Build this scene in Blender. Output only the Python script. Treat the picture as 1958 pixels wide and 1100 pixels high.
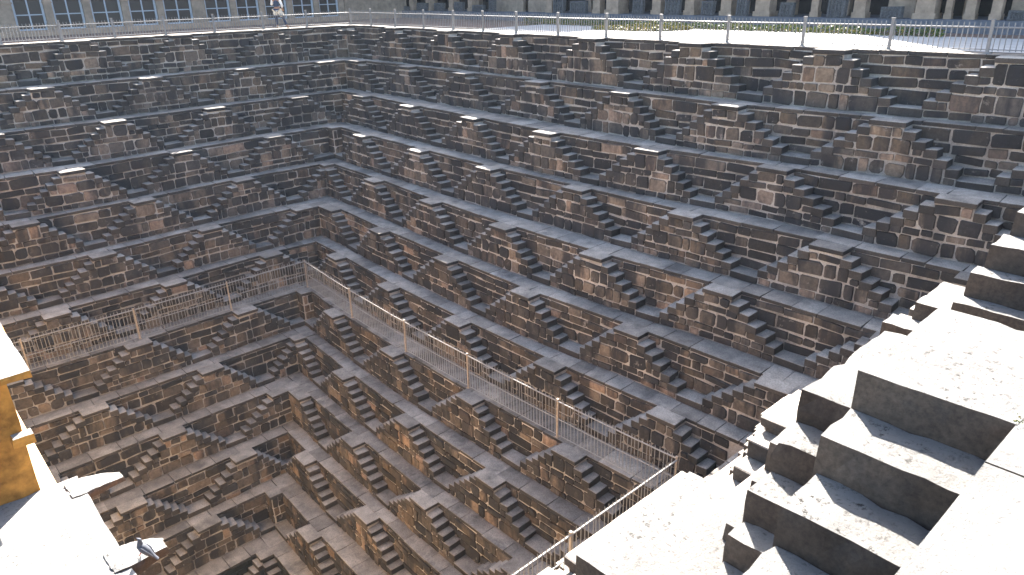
import bpy, bmesh, math, random
import numpy as np
from mathutils import Vector, Matrix, noise

for o_ in list(bpy.data.objects):
    bpy.data.objects.remove(o_, do_unlink=True)
S = bpy.context.scene
COL = S.collection
rng = random.Random(7)

# ------------------------------------------------------------------ camera, sky, sun, exposure
CAM = Vector((21.9443, 36.8776, 1.8959))
YAW, PITCH, ROLL, FPX = 3.977, -0.3915, -0.0208, 1401.76
d_ = Vector((math.cos(PITCH) * math.cos(YAW), math.cos(PITCH) * math.sin(YAW), math.sin(PITCH)))
r0 = d_.cross(Vector((0, 0, 1))).normalized()
u0 = r0.cross(d_)
r_ = r0 * math.cos(ROLL) + u0 * math.sin(ROLL)
u_ = -r0 * math.sin(ROLL) + u0 * math.cos(ROLL)
cam_d = bpy.data.cameras.new('camera')
cam = bpy.data.objects.new('camera', cam_d)
COL.objects.link(cam)
m = Matrix((r_, u_, -d_)).transposed().to_4x4()
m.translation = CAM
cam.matrix_world = m
cam_d.sensor_width = 36
cam_d.lens = FPX * 36 / 1958
cam_d.clip_start = 0.05
cam_d.clip_end = 3000
S.camera = cam

SUN_EL, SUN_AZ = math.radians(39.6), math.radians(45)      # light travels towards +x +y
w = bpy.data.worlds.new('World')
S.world = w
w.use_nodes = True
nt = w.node_tree
nt.nodes.clear()
sky = nt.nodes.new('ShaderNodeTexSky')
sky.sky_type = 'NISHITA'
sky.sun_disc = False
sky.sun_elevation = SUN_EL
sky.sun_rotation = math.radians(225)
sky.air_density = 1.0
sky.dust_density = 2.2
bg = nt.nodes.new('ShaderNodeBackground')
bg.inputs['Strength'].default_value = 0.075
out = nt.nodes.new('ShaderNodeOutputWorld')
nt.links.new(sky.outputs[0], bg.inputs[0])
nt.links.new(bg.outputs[0], out.inputs[0])

sun_d = bpy.data.lights.new('sun', 'SUN')
sun_d.energy = 5.0
sun_d.angle = math.radians(0.5)
sun_d.color = (1.0, 0.94, 0.86)
sun = bpy.data.objects.new('sun', sun_d)
COL.objects.link(sun)
sd = Vector((math.cos(SUN_EL) * math.cos(SUN_AZ), math.cos(SUN_EL) * math.sin(SUN_AZ), -math.sin(SUN_EL)))
sun.rotation_euler = sd.to_track_quat('-Z', 'Y').to_euler()
sun.location = (-30, -30, 30)

S.view_settings.view_transform = 'Standard'
S.view_settings.look = 'None'
S.view_settings.gamma = 1
S.view_settings.exposure = 3.15
S.render.engine = 'CYCLES'
S.cycles.max_bounces = 8
S.cycles.diffuse_bounces = 5

# ------------------------------------------------------------------ materials
def mat(name):
    mt = bpy.data.materials.new(name)
    mt.use_nodes = True
    t = mt.node_tree
    b = t.nodes['Principled BSDF']
    b.inputs['Roughness'].default_value = 0.85
    b.inputs['Specular IOR Level'].default_value = 0.25
    return mt, t, b

def N(t, kind, **kw):
    n = t.nodes.new(kind)
    for k, v in kw.items():
        setattr(n, k, v)
    return n

def ramp(t, stops, src=None):
    n = N(t, 'ShaderNodeValToRGB')
    e = n.color_ramp.elements
    while len(e) < len(stops):
        e.new(0.5)
    for i, (p, c) in enumerate(stops):
        e[i].position = p
        e[i].color = (*c, 1) if len(c) == 3 else c
    if src is not None:
        t.links.new(src, n.inputs[0])
    return n

def noise_tex(t, scale, detail=4, rough=0.6, vec=None, map_scale=None, off=None):
    n = N(t, 'ShaderNodeTexNoise')
    n.inputs['Scale'].default_value = scale
    n.inputs['Detail'].default_value = detail
    n.inputs['Roughness'].default_value = rough
    if vec is not None:
        if map_scale or off is not None:
            mp = N(t, 'ShaderNodeMapping')
            if map_scale:
                mp.inputs['Scale'].default_value = map_scale
            t.links.new(vec, mp.inputs[0])
            if off is not None:
                t.links.new(off, mp.inputs['Location'])
            vec = mp.outputs[0]
        t.links.new(vec, n.inputs['Vector'])
    return n

def mix(t, a, b, f, mode='MIX'):
    n = N(t, 'ShaderNodeMix', data_type='RGBA', blend_type=mode)
    for sock, v in ((n.inputs[0], f), (n.inputs[6], a), (n.inputs[7], b)):
        if hasattr(v, 'is_output'):
            t.links.new(v, sock)
        elif isinstance(v, (int, float)):
            sock.default_value = v
        else:
            sock.default_value = (*v, 1)
    return n.outputs[2]

def bump(t, b, src, strength, dist=0.02, prev=None):
    n = N(t, 'ShaderNodeBump')
    n.inputs['Strength'].default_value = strength
    n.inputs['Distance'].default_value = dist
    t.links.new(src, n.inputs['Height'])
    if prev is not None:
        t.links.new(prev, n.inputs['Normal'])
    t.links.new(n.outputs[0], b.inputs['Normal'])
    return n.outputs[0]

def geo_pos(t):
    return N(t, 'ShaderNodeNewGeometry').outputs['Position']

def obj_rand(t):
    return N(t, 'ShaderNodeObjectInfo').outputs['Random']

def rubble_material(name='weathered_rubble', k=1.0):
    mt, t, b = mat(name)
    pos = geo_pos(t)
    rnd = obj_rand(t)
    base = ramp(t, [(0.0, (0.034, 0.033, 0.034)), (0.3, (0.065, 0.058, 0.052)), (0.6, (0.105, 0.088, 0.072)),
                    (0.85, (0.16, 0.128, 0.10)), (1.0, (0.21, 0.155, 0.12))], rnd)
    big = noise_tex(t, 0.35, 3, 0.5, pos)
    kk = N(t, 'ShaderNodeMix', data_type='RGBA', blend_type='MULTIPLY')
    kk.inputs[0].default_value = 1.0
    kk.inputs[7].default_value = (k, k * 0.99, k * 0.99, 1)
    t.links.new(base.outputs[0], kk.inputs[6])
    tone = ramp(t, [(0.35, (0.75, 0.77, 0.82)), (0.65, (1.2, 1.1, 0.98))], big.outputs[0])
    c = mix(t, kk.outputs[2], tone.outputs[0], 1.0, 'MULTIPLY')
    fine = noise_tex(t, 9, 6, 0.7, pos)
    fr = ramp(t, [(0.3, (0.55, 0.55, 0.55)), (0.7, (1.4, 1.38, 1.33))], fine.outputs[0])
    c = mix(t, c, fr.outputs[0], 1.0, 'MULTIPLY')
    # rain-washed black crust in uneven vertical runs
    st = noise_tex(t, 1.0, 5, 0.62, pos, (1.3, 1.3, 0.33))
    sm = ramp(t, [(0.46, (0, 0, 0)), (0.57, (1, 1, 1))], st.outputs[0])
    f = N(t, 'ShaderNodeMath', operation='MULTIPLY')
    t.links.new(sm.outputs[0], f.inputs[0])
    f.inputs[1].default_value = 0.85
    c = mix(t, c, (0.020, 0.020, 0.022), f.outputs[0])
    # mortar smeared over the faces by old repairs
    sn = noise_tex(t, 2.6, 6, 0.72, pos)
    sr = ramp(t, [(0.62, (0, 0, 0)), (0.70, (0.8, 0.8, 0.8))], sn.outputs[0])
    c = mix(t, c, (0.30, 0.26, 0.22), sr.outputs[0])
    lich = noise_tex(t, 22, 3, 0.6, pos)
    lm = ramp(t, [(0.66, (0, 0, 0)), (0.74, (0.4, 0.4, 0.4))], lich.outputs[0])
    c = mix(t, c, (0.24, 0.21, 0.18), lm.outputs[0])
    t.links.new(c, b.inputs['Base Color'])
    bump(t, b, fine.outputs[0], 0.55, 0.03)
    return mt

def mortar_material():
    mt, t, b = mat('lime_mortar')
    pos = geo_pos(t)
    n1 = noise_tex(t, 0.7, 6, 0.65, pos)
    c = ramp(t, [(0.3, (0.20, 0.18, 0.16)), (0.48, (0.37, 0.33, 0.285)), (0.7, (0.52, 0.465, 0.405))], n1.outputs[0]).outputs[0]
    st = noise_tex(t, 1.0, 5, 0.62, pos, (1.3, 1.3, 0.33))
    sm = ramp(t, [(0.54, (0, 0, 0)), (0.70, (0.6, 0.6, 0.6))], st.outputs[0])
    c = mix(t, c, (0.05, 0.046, 0.044), sm.outputs[0])
    n2 = noise_tex(t, 25, 5, 0.7, pos)
    fr = ramp(t, [(0.3, (0.7, 0.7, 0.7)), (0.7, (1.2, 1.2, 1.2))], n2.outputs[0])
    c = mix(t, c, fr.outputs[0], 1.0, 'MULTIPLY')
    t.links.new(c, b.inputs['Base Color'])
    bump(t, b, n2.outputs[0], 0.6, 0.03)
    return mt

def tread_material(name, lo, hi, stain=0.45):
    mt, t, b = mat(name)
    pos = geo_pos(t)
    rnd = obj_rand(t)
    base = mix(t, lo, hi, rnd)
    n1 = noise_tex(t, 2.2, 5, 0.65, pos)
    fr = ramp(t, [(0.3, (0.62, 0.62, 0.63)), (0.7, (1.25, 1.24, 1.22))], n1.outputs[0])
    c = mix(t, base, fr.outputs[0], 1.0, 'MULTIPLY')
    n3 = noise_tex(t, 0.9, 5, 0.7, pos)
    sm = ramp(t, [(0.52, (0, 0, 0)), (0.68, (stain, stain, stain))], n3.outputs[0])
    c = mix(t, c, (0.05, 0.048, 0.047), sm.outputs[0])
    n2 = noise_tex(t, 28, 5, 0.7, pos)
    fr2 = ramp(t, [(0.3, (0.6, 0.6, 0.6)), (0.7, (1.3, 1.3, 1.3))], n2.outputs[0])
    c = mix(t, c, fr2.outputs[0], 1.0, 'MULTIPLY')
    t.links.new(c, b.inputs['Base Color'])
    b.inputs['Roughness'].default_value = 0.75
    h = mix(t, n2.outputs[0], n1.outputs[0], 0.5)
    bump(t, b, h, 0.4, 0.025)
    return mt

def pale_material():
    mt, t, b = mat('pale_sandstone')
    pos = geo_pos(t)
    n1 = noise_tex(t, 1.1, 5, 0.6, pos)
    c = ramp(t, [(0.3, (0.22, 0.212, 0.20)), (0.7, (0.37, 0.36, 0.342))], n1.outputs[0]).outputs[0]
    n2 = noise_tex(t, 20, 8, 0.78, pos)
    sm = ramp(t, [(0.38, (1, 1, 1)), (0.46, (0, 0, 0))], n2.outputs[0])
    patch = noise_tex(t, 1.6, 4, 0.6, pos)
    pm = ramp(t, [(0.42, (0.12, 0.12, 0.12)), (0.60, (1, 1, 1))], patch.outputs[0])
    f = N(t, 'ShaderNodeMath', operation='MULTIPLY')
    t.links.new(sm.outputs[0], f.inputs[0])
    t.links.new(pm.outputs[0], f.inputs[1])
    c = mix(t, c, (0.05, 0.045, 0.04), f.outputs[0])
    t.links.new(c, b.inputs['Base Color'])
    n3 = noise_tex(t, 40, 5, 0.7, pos)
    p = bump(t, b, n3.outputs[0], 0.7, 0.03)
    bump(t, b, n2.outputs[0], 0.8, 0.04, p)
    return mt

def plain(name, col, rough=0.7, var=0.25, scale=6, bmp=0.2, metal=0.0, bdist=0.01):
    mt, t, b = mat(name)
    pos = geo_pos(t)
    n1 = noise_tex(t, scale, 5, 0.65, pos)
    lo, hi = 1 - var, 1 + var
    fr = ramp(t, [(0.3, (lo,) * 3), (0.7, (hi,) * 3)], n1.outputs[0])
    c = mix(t, col, fr.outputs[0], 1.0, 'MULTIPLY')
    t.links.new(c, b.inputs['Base Color'])
    b.inputs['Roughness'].default_value = rough
    b.inputs['Metallic'].default_value = metal
    if bmp:
        bump(t, b, n1.outputs[0], bmp, bdist)
    return mt

M = {}
M['rubble'] = rubble_material('weathered_rubble', 1.22)
M['rubble_dark'] = rubble_material('darker_rubble', 0.66)  # darker copy of the rubble, used most on the recessed back walls
M['mortar'] = mortar_material()
M['tread'] = tread_material('grey_tread', (0.195, 0.173, 0.148), (0.335, 0.30, 0.256), 0.6)
M['riser'] = tread_material('dark_step_side', (0.026, 0.024, 0.023), (0.065, 0.055, 0.047), 0.6)  # side faces: darker base than the treads, with random stains over it
M['lowest_black'] = plain('black_lowest_stone', (0.014, 0.015, 0.012), 0.5, 0.4, 4, 0.4)  # near-black colour for the core and stones of the lowest tier
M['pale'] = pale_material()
M['paleside'] = tread_material('dark_sandstone_side', (0.060, 0.044, 0.033), (0.105, 0.077, 0.056), 0.75)  # side faces of the near blocks: darker base than their pale tops
M['warmwall'] = plain('sunlit_ochre_wash', (0.46, 0.33, 0.2), 0.9, 0.2, 2, 0.3)
M['ochre'] = plain('ochre_limewash', (0.40, 0.18, 0.035), 0.9, 0.5, 4, 0.5)
M['rail'] = plain('galvanised_rail', (0.25, 0.24, 0.225), 0.5, 0.2, 30, 0.0)
M['rust'] = plain('rusty_painted_post', (0.36, 0.29, 0.22), 0.6, 0.3, 12, 0.1)
M['fence'] = plain('grey_fence_paint', (0.20, 0.196, 0.19), 0.5, 0.15, 10, 0.0)
M['path'] = plain('pale_concrete_path', (0.36, 0.35, 0.33), 0.85, 0.12, 2, 0.2)
M['earth'] = plain('dry_red_earth', (0.15, 0.10, 0.075), 0.95, 0.3, 1.5, 0.4, bdist=0.03)
M['plaster'] = plain('weathered_lime_plaster', (0.27, 0.21, 0.155), 0.9, 0.3, 2.5, 0.3)
M['pillar'] = plain('grey_brown_pillar_stone', (0.33, 0.245, 0.175), 0.85, 0.3, 3, 0.3)
M['carved'] = plain('grey_carved_sandstone', (0.10, 0.098, 0.098), 0.9, 0.4, 14, 0.9, bdist=0.05)
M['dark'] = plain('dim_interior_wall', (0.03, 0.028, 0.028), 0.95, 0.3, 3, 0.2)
M['plinth'] = plain('blue_grey_plinth_stone', (0.12, 0.125, 0.14), 0.8, 0.2, 3, 0.2)
M['frame'] = plain('pale_blue_window_paint', (0.36, 0.40, 0.44), 0.5, 0.1, 8, 0.0)
M['leaf'] = plain('hedge_leaf', (0.055, 0.085, 0.022), 0.6, 0.5, 8, 0.0)
M['leafy'] = plain('yellow_green_leaf', (0.17, 0.14, 0.025), 0.6, 0.5, 8, 0.0)
M['skin'] = plain('skin', (0.25, 0.14, 0.09), 0.5, 0.08, 20, 0.0)
M['hair'] = plain('dark_hair', (0.012, 0.01, 0.009), 0.5, 0.2, 60, 0.0)
M['navy'] = plain('navy_cloth', (0.03, 0.045, 0.08), 0.9, 0.2, 30, 0.2)
M['cream'] = plain('cream_cloth', (0.62, 0.56, 0.46), 0.9, 0.1, 30, 0.2)
M['whitecloth'] = plain('white_cloth', (0.7, 0.68, 0.64), 0.9, 0.08, 30, 0.2)
M['denim'] = plain('dark_blue_denim', (0.035, 0.045, 0.075), 0.9, 0.25, 40, 0.2)
M['sandal'] = plain('tan_leather', (0.28, 0.17, 0.09), 0.6, 0.2, 30, 0.1)
M['feather'] = plain('grey_feather', (0.07, 0.075, 0.09), 0.6, 0.25, 60, 0.2)
M['feather_dark'] = plain('dark_neck_feather', (0.04, 0.06, 0.06), 0.35, 0.3, 60, 0.2)
M['claw'] = plain('pink_claw', (0.35, 0.12, 0.10), 0.6, 0.1, 30, 0.0)
mtg, tg, bgs = mat('dim_window_glass')
bgs.inputs['Base Color'].default_value = (0.04, 0.034, 0.03, 1)
bgs.inputs['Roughness'].default_value = 0.35
bgs.inputs['Specular IOR Level'].default_value = 0.3
M['glass'] = mtg
mtw, tw, bw = mat('dark_green_water')
bw.inputs['Base Color'].default_value = (0.012, 0.016, 0.008, 1)
bw.inputs['Roughness'].default_value = 0.08
M['water'] = mtw

# ------------------------------------------------------------------ object helpers
def link(o, parent=None):
    COL.objects.link(o)
    if parent is not None:
        o.parent = parent
    return o

def tag(o, label=None, cat=None, group=None, kind=None):
    if label: o['label'] = label
    if cat: o['category'] = cat
    if group: o['group'] = group
    if kind: o['kind'] = kind
    return o

def empty(name, loc, label, cat, group=None):
    e = bpy.data.objects.new(name, None)
    e.location = loc
    e.empty_display_size = 0.3
    link(e)
    return tag(e, label, cat, group)

class MB:
    """collects plain faces into one mesh"""
    def __init__(self):
        self.v, self.f, self.mi = [], [], []
    def quad(self, *p, mi=0):
        i = len(self.v)
        self.v += [tuple(q) for q in p]
        self.f.append(tuple(range(i, i + len(p))))
        self.mi.append(mi)
    def box(self, x0, x1, y0, y1, z0, z1, mi=0, top=None):
        self.hexa([(x0, y0), (x1, y0), (x1, y1), (x0, y1)], z0, z1, mi, top)
    def hexa(self, q, z0, z1, mi=0, top=None):
        # make footprint counter-clockwise
        a = sum(q[i][0] * q[(i + 1) % len(q)][1] - q[(i + 1) % len(q)][0] * q[i][1] for i in range(len(q)))
        if a < 0:
            q = q[::-1]
        n = len(q)
        i = len(self.v)
        self.v += [(x, y, z0) for x, y in q] + [(x, y, z1) for x, y in q]
        self.f.append(tuple(range(i + n, i + 2 * n))); self.mi.append(mi if top is None else top)
        self.f.append(tuple(reversed(range(i, i + n)))); self.mi.append(mi)
        for k in range(n):
            k2 = (k + 1) % n
            self.f.append((i + k, i + k2, i + n + k2, i + n + k)); self.mi.append(mi)
    def tube(self, a, b, r, n=6, mi=0):
        a, b = Vector(a), Vector(b)
        d = (b - a).normalized()
        x = d.orthogonal().normalized()
        y = d.cross(x)
        i = len(self.v)
        for p in (a, b):
            for k in range(n):
                t = 2 * math.pi * k / n
                self.v.append(tuple(p + x * r * math.cos(t) + y * r * math.sin(t)))
        for k in range(n):
            k2 = (k + 1) % n
            self.f.append((i + k, i + k2, i + n + k2, i + n + k)); self.mi.append(mi)
        self.f.append(tuple(reversed(range(i, i + n)))); self.mi.append(mi)
        self.f.append(tuple(range(i + n, i + 2 * n))); self.mi.append(mi)
    def mesh(self, name, mats, off=(0, 0, 0)):
        me = bpy.data.meshes.new(name)
        me.from_pydata([(x - off[0], y - off[1], z - off[2]) for x, y, z in self.v], [], self.f)
        for mm in mats:
            me.materials.append(mm)
        if len(mats) > 1:
            me.polygons.foreach_set('material_index', self.mi)
        me.update()
        return me
    def build(self, name, mats, parent=None, off=(0, 0, 0)):
        if not isinstance(mats, (list, tuple)):
            mats = [mats]
        return link(bpy.data.objects.new(name, self.mesh(name, mats, off)), parent)

def bevel_box(name, sx, sy, sz, bev, jit, mats, seed, origin=(0.5, 0.5, 1.0)):
    """a block with worn, slightly uneven edges; top faces take mats[0], sides mats[1]"""
    r = random.Random(seed)
    bm = bmesh.new()
    bmesh.ops.create_cube(bm, size=1)
    for v in bm.verts:
        v.co = Vector(((v.co.x + 0.5 - origin[0]) * sx, (v.co.y + 0.5 - origin[1]) * sy, (v.co.z + 0.5 - origin[2]) * sz))
        v.co += Vector((r.uniform(-jit, jit), r.uniform(-jit, jit), r.uniform(-jit, jit) * 0.5))
    bmesh.ops.bevel(bm, geom=list(bm.edges), offset=bev, segments=1, affect='EDGES')
    for v in bm.verts:
        v.co += Vector((r.uniform(-jit, jit), r.uniform(-jit, jit), r.uniform(-jit, jit) * 0.4)) * 0.5
    bm.normal_update()
    for f in bm.faces:
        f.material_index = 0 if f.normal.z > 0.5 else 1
    me = bpy.data.meshes.new(name)
    bm.to_mesh(me)
    bm.free()
    for mm in mats:
        me.materials.append(mm)
    return me

def stone_mesh(aspect, seed, mname='rubble'):
    """one squared rubble stone, front towards +Y, unit width and height"""
    r = random.Random(seed)
    w_, h_ = (aspect, 1.0) if aspect >= 1 else (1.0, 1.0 / aspect)
    rad = [r.choice((0.03, 0.05, 0.06, 0.10, 0.15, 0.22)) for _ in range(4)]
    hx, hz = w_ / 2, h_ / 2
    pts = []
    for ci, (cx, cz) in enumerate(((1, 1), (-1, 1), (-1, -1), (1, -1))):
        q = rad[ci]
        p1 = (cx * hx, cz * (hz - q)); p2 = (cx * (hx - q), cz * hz)
        pts += [p1, p2] if ci in (0, 2) else [p2, p1]
    pts.insert(4, (-hx, r.uniform(-.2, .2) * hz))
    pts.insert(0 if False else 9, (hx, r.uniform(-.2, .2) * hz))
    o = []
    for (x, z) in pts:
        o.append((x + r.uniform(-.045, .03) * (1 if x > 0 else -1), z + r.uniform(-.045, .03) * (1 if z > 0 else -1)))
    n = len(o)
    dep = 0.05
    vs, fs = [], []
    tilt = (r.uniform(-.012, .012), r.uniform(-.012, .012))
    for (yy, sh) in ((-0.05, 0.0), (dep * 0.6, 0.012), (dep, 0.085)):
        for (x, z) in o:
            kx = 1 - sh * min(1, 1.0 / w_) ; kz = 1 - sh * min(1, 1.0 / h_)
            y = yy + ((x / hx) * tilt[0] + (z / hz) * tilt[1] + r.uniform(-.004, .004) if yy > 0 else 0)
            vs.append((x * kx / w_, y, z * kz / h_))
    for ring in range(2):
        for k in range(n):
            k2 = (k + 1) % n
            fs.append((ring * n + k, (ring + 1) * n + k, (ring + 1) * n + k2, ring * n + k2))
    fs.append(tuple(reversed(range(2 * n, 3 * n))))
    me = bpy.data.meshes.new('stone')
    me.from_pydata(vs, [], fs)
    bm = bmesh.new(); bm.from_mesh(me)
    bmesh.ops.recalc_face_normals(bm, faces=bm.faces)
    # the open back makes the outside ambiguous: the cap must face +Y
    cap = max(bm.faces, key=lambda f: f.calc_center_median().y)
    if cap.normal.y < 0:
        bmesh.ops.reverse_faces(bm, faces=bm.faces)
    bm.to_mesh(me); bm.free()
    me.materials.append(M[mname])
    return me

ASP = (0.7, 1.0, 1.5, 2.3, 3.4)
STONES = {a: [stone_mesh(a, int(a * 100) + i) for i in range(9)] for a in ASP}
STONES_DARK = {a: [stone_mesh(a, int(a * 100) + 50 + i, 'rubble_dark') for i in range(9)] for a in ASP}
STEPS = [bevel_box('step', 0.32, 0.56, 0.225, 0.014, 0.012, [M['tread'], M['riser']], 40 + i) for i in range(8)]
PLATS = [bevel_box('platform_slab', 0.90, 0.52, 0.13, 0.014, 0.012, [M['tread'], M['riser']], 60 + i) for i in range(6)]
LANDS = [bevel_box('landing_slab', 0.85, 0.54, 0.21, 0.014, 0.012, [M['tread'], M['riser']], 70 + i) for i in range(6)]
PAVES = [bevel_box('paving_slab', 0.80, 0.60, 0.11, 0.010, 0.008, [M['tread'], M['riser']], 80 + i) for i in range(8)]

# ------------------------------------------------------------------ the well: plan, tiers and their irregularities (metres)
D, SW, PW, H = 1.1286, 0.5137, 0.8608, 1.5
TIERS = 13
DZ = [0.07, -0.048, 0.007, 0.035, 0.032, 0.013, 0.028, -0.042, -0.037, -0.018, 0.009, 0.028, 0.0, 0.0]
VR = [0.009, -0.183, -0.043, -0.049, -0.011, -0.007, -0.034, 0.162, 0.113, 0.037, -0.07, 0.0, 0.0, 0.0]
VL = [-0.008, 0.037, 0.029, 0.059, -0.025, -0.045, -0.054, 0.023, 0.007, 0.017, -0.005, -0.07, 0.0, 0.0]
TR = [0.0, -0.021, -0.018, -0.018, -0.036, 0.062, -0.009, -0.064, -0.038, -0.017, -0.015, 0.0, 0.0]
TL = [0.0, -0.104, -0.062, -0.06, -0.024, 0.017, 0.067, 0.020, 0.033, 0.045, 0.067, 0.08, 0.08]
BR = (-0.153, 1.353, -0.8243, 0.1161)
BL = (-0.2039, 0.5022, 0.1804, -0.2605)
JR = {(4, 8): (-0.02, -0.03), (4, 12): (0.18, 0.12), (4, 16): (0.17, 0.13), (4, 20): (0.0, 0.05), (4, 24): (-0.11, -0.16), (5, 10): (-0.06, 0.08), (5, 14): (0.21, 0.09), (5, 18): (0.16, 0.13), (5, 22): (-0.06, -0.09), (6, 8): (-0.01, 0.0), (6, 12): (0.1, 0.14), (6, 16): (0.08, 0.08), (6, 20): (0.13, 0.02), (6, 24): (-0.09, -0.06), (7, 10): (-0.12, 0.11), (7, 14): (0.04, 0.15), (7, 18): (0.12, 0.09), (7, 22): (0.01, 0.03), (8, 12): (-0.0, 0.06), (8, 16): (0.05, 0.08), (8, 20): (0.01, 0.06), (9, 14): (-0.08, 0.0), (9, 18): (0.05, 0.04), (10, 12): (-0.06, 0.01), (10, 16): (-0.0, -0.06), (3, 6): (-0.27, 0.15), (3, 10): (-0.04, 0.1), (3, 14): (0.12, 0.05), (3, 18): (0.13, -0.14), (3, 22): (0.0, -0.13), (3, 26): (-0.14, -0.18), (2, 4): (-0.09, -0.12), (2, 8): (-0.03, 0.06), (2, 12): (0.11, 0.08), (2, 16): (0.08, 0.17), (2, 20): (0.13, -0.01), (2, 24): (-0.24, -0.3), (1, 6): (-0.01, -0.15), (1, 10): (-0.02, -0.11), (1, 14): (0.14, -0.2), (1, 18): (0.16, -0.01), (1, 22): (-0.12, 0.2), (1, 26): (-0.06, -0.1)}
JL = {(5, 10): (-0.01, -0.15), (5, 14): (-0.01, 0.04), (4, 8): (-0.04, -0.12), (4, 12): (0.05, 0.04), (4, 16): (-0.02, 0.12), (6, 8): (0.01, -0.19), (6, 12): (0.03, -0.03), (6, 16): (-0.02, 0.01), (7, 10): (0.01, -0.02), (7, 14): (0.01, 0.02), (8, 12): (0.03, -0.01), (8, 16): (-0.01, -0.05), (9, 14): (0.02, -0.08), (10, 12): (0.1, -0.02), (10, 16): (-0.03, -0.0), (11, 14): (0.04, -0.11), (3, 6): (-0.07, -0.06), (3, 10): (0.04, 0.08), (3, 14): (0.05, 0.3), (2, 4): (0.02, -0.13), (2, 8): (-0.01, 0.07), (2, 12): (0.0, 0.28), (1, 6): (-0.04, -0.07), (1, 10): (0.01, 0.06), (1, 14): (-0.03, 0.17)}
W_N = 36.3                    # rim of the near right-hand side
PAV_X = 20.8                  # face of the pavilion side
ER, EL, OR, OL = -0.008, -0.0423, 0.2235, 0.4776

def zt(k):
    return -k * H + DZ[k]

def bow(b, t):
    q = max(-0.3, min(t, 36.5)) / 15
    return b[0] * q + b[1] * q * q + b[2] * q ** 3 + b[3] * q ** 4

def plat_t(side, k, n):
    if side == 'R':
        return n * D * (1 + ER) + OR + TR[min(k, 12)] + JR.get((k, n), (0, 0))[0]
    if side == 'L':
        return n * D * (1 + EL) + OL + TL[min(k, 12)] + JL.get((k, n), (0, 0))[0]
    return 14.17 + 2 * D * (n - 12) / 2 + (0 if k % 2 == 0 else 0)

_dv = {}
def dv(side, k, t):
    if (side, k) not in _dv:
        J = JR if side == 'R' else JL
        ps = sorted((plat_t(side, k, n), val[1]) for (kk, n), val in J.items() if kk == k)
        if ps:
            ps = [(ps[0][0] - 3.0, 0.0)] + ps + [(ps[-1][0] + 4.0, 0.0)]
        _dv[(side, k)] = ps
    ps = _dv[(side, k)]
    return float(np.interp(t, [p[0] for p in ps], [p[1] for p in ps])) if ps else 0.0

def E(side, k, t):
    if side == 'R':
        return k * D + VR[k] + bow(BR, t) + dv('R', k, t)
    if side == 'L':
        return k * D + VL[k] + bow(BL, t) + dv('L', k, t)
    return k * D

def P(side, v, t):
    if side == 'R':
        return (v, t)
    if side == 'L':
        return (t, v)
    return (t, W_N - 0.25 - v)

def corner(k, wv=0.0):
    x = y = k * D
    for _ in range(6):
        x, y = E('R', k, y) + wv, E('L', k, x) + wv
    return x, y

def far_corner(k):
    y = W_N - 0.25 - k * D
    return E('R', k, y), y

ROT = {'R': -math.pi / 2, 'L': 0.0, 'N': math.pi}

def slope(side, k, t):
    if side == 'N':
        return 0.0
    s = (E(side, k, t + 0.4) - E(side, k, t - 0.4)) / 0.8
    return math.atan(s) * (1 if side == 'L' else -1)

ORD = ['topmost', 'second', 'third', 'fourth', 'fifth', 'sixth', 'seventh', 'eighth', 'ninth', 'tenth', 'eleventh', 'twelfth', 'lowest']
SIDE_TXT = {'L': 'on the side below the glazed arcade', 'R': 'on the side below the pillared veranda', 'N': 'on the sunlit side'}
SIDE_GRP = {'L': 'stepped tiers below the glazed arcade', 'R': 'stepped tiers below the pillared veranda', 'N': 'stepped tiers of the sunlit side'}

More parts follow.
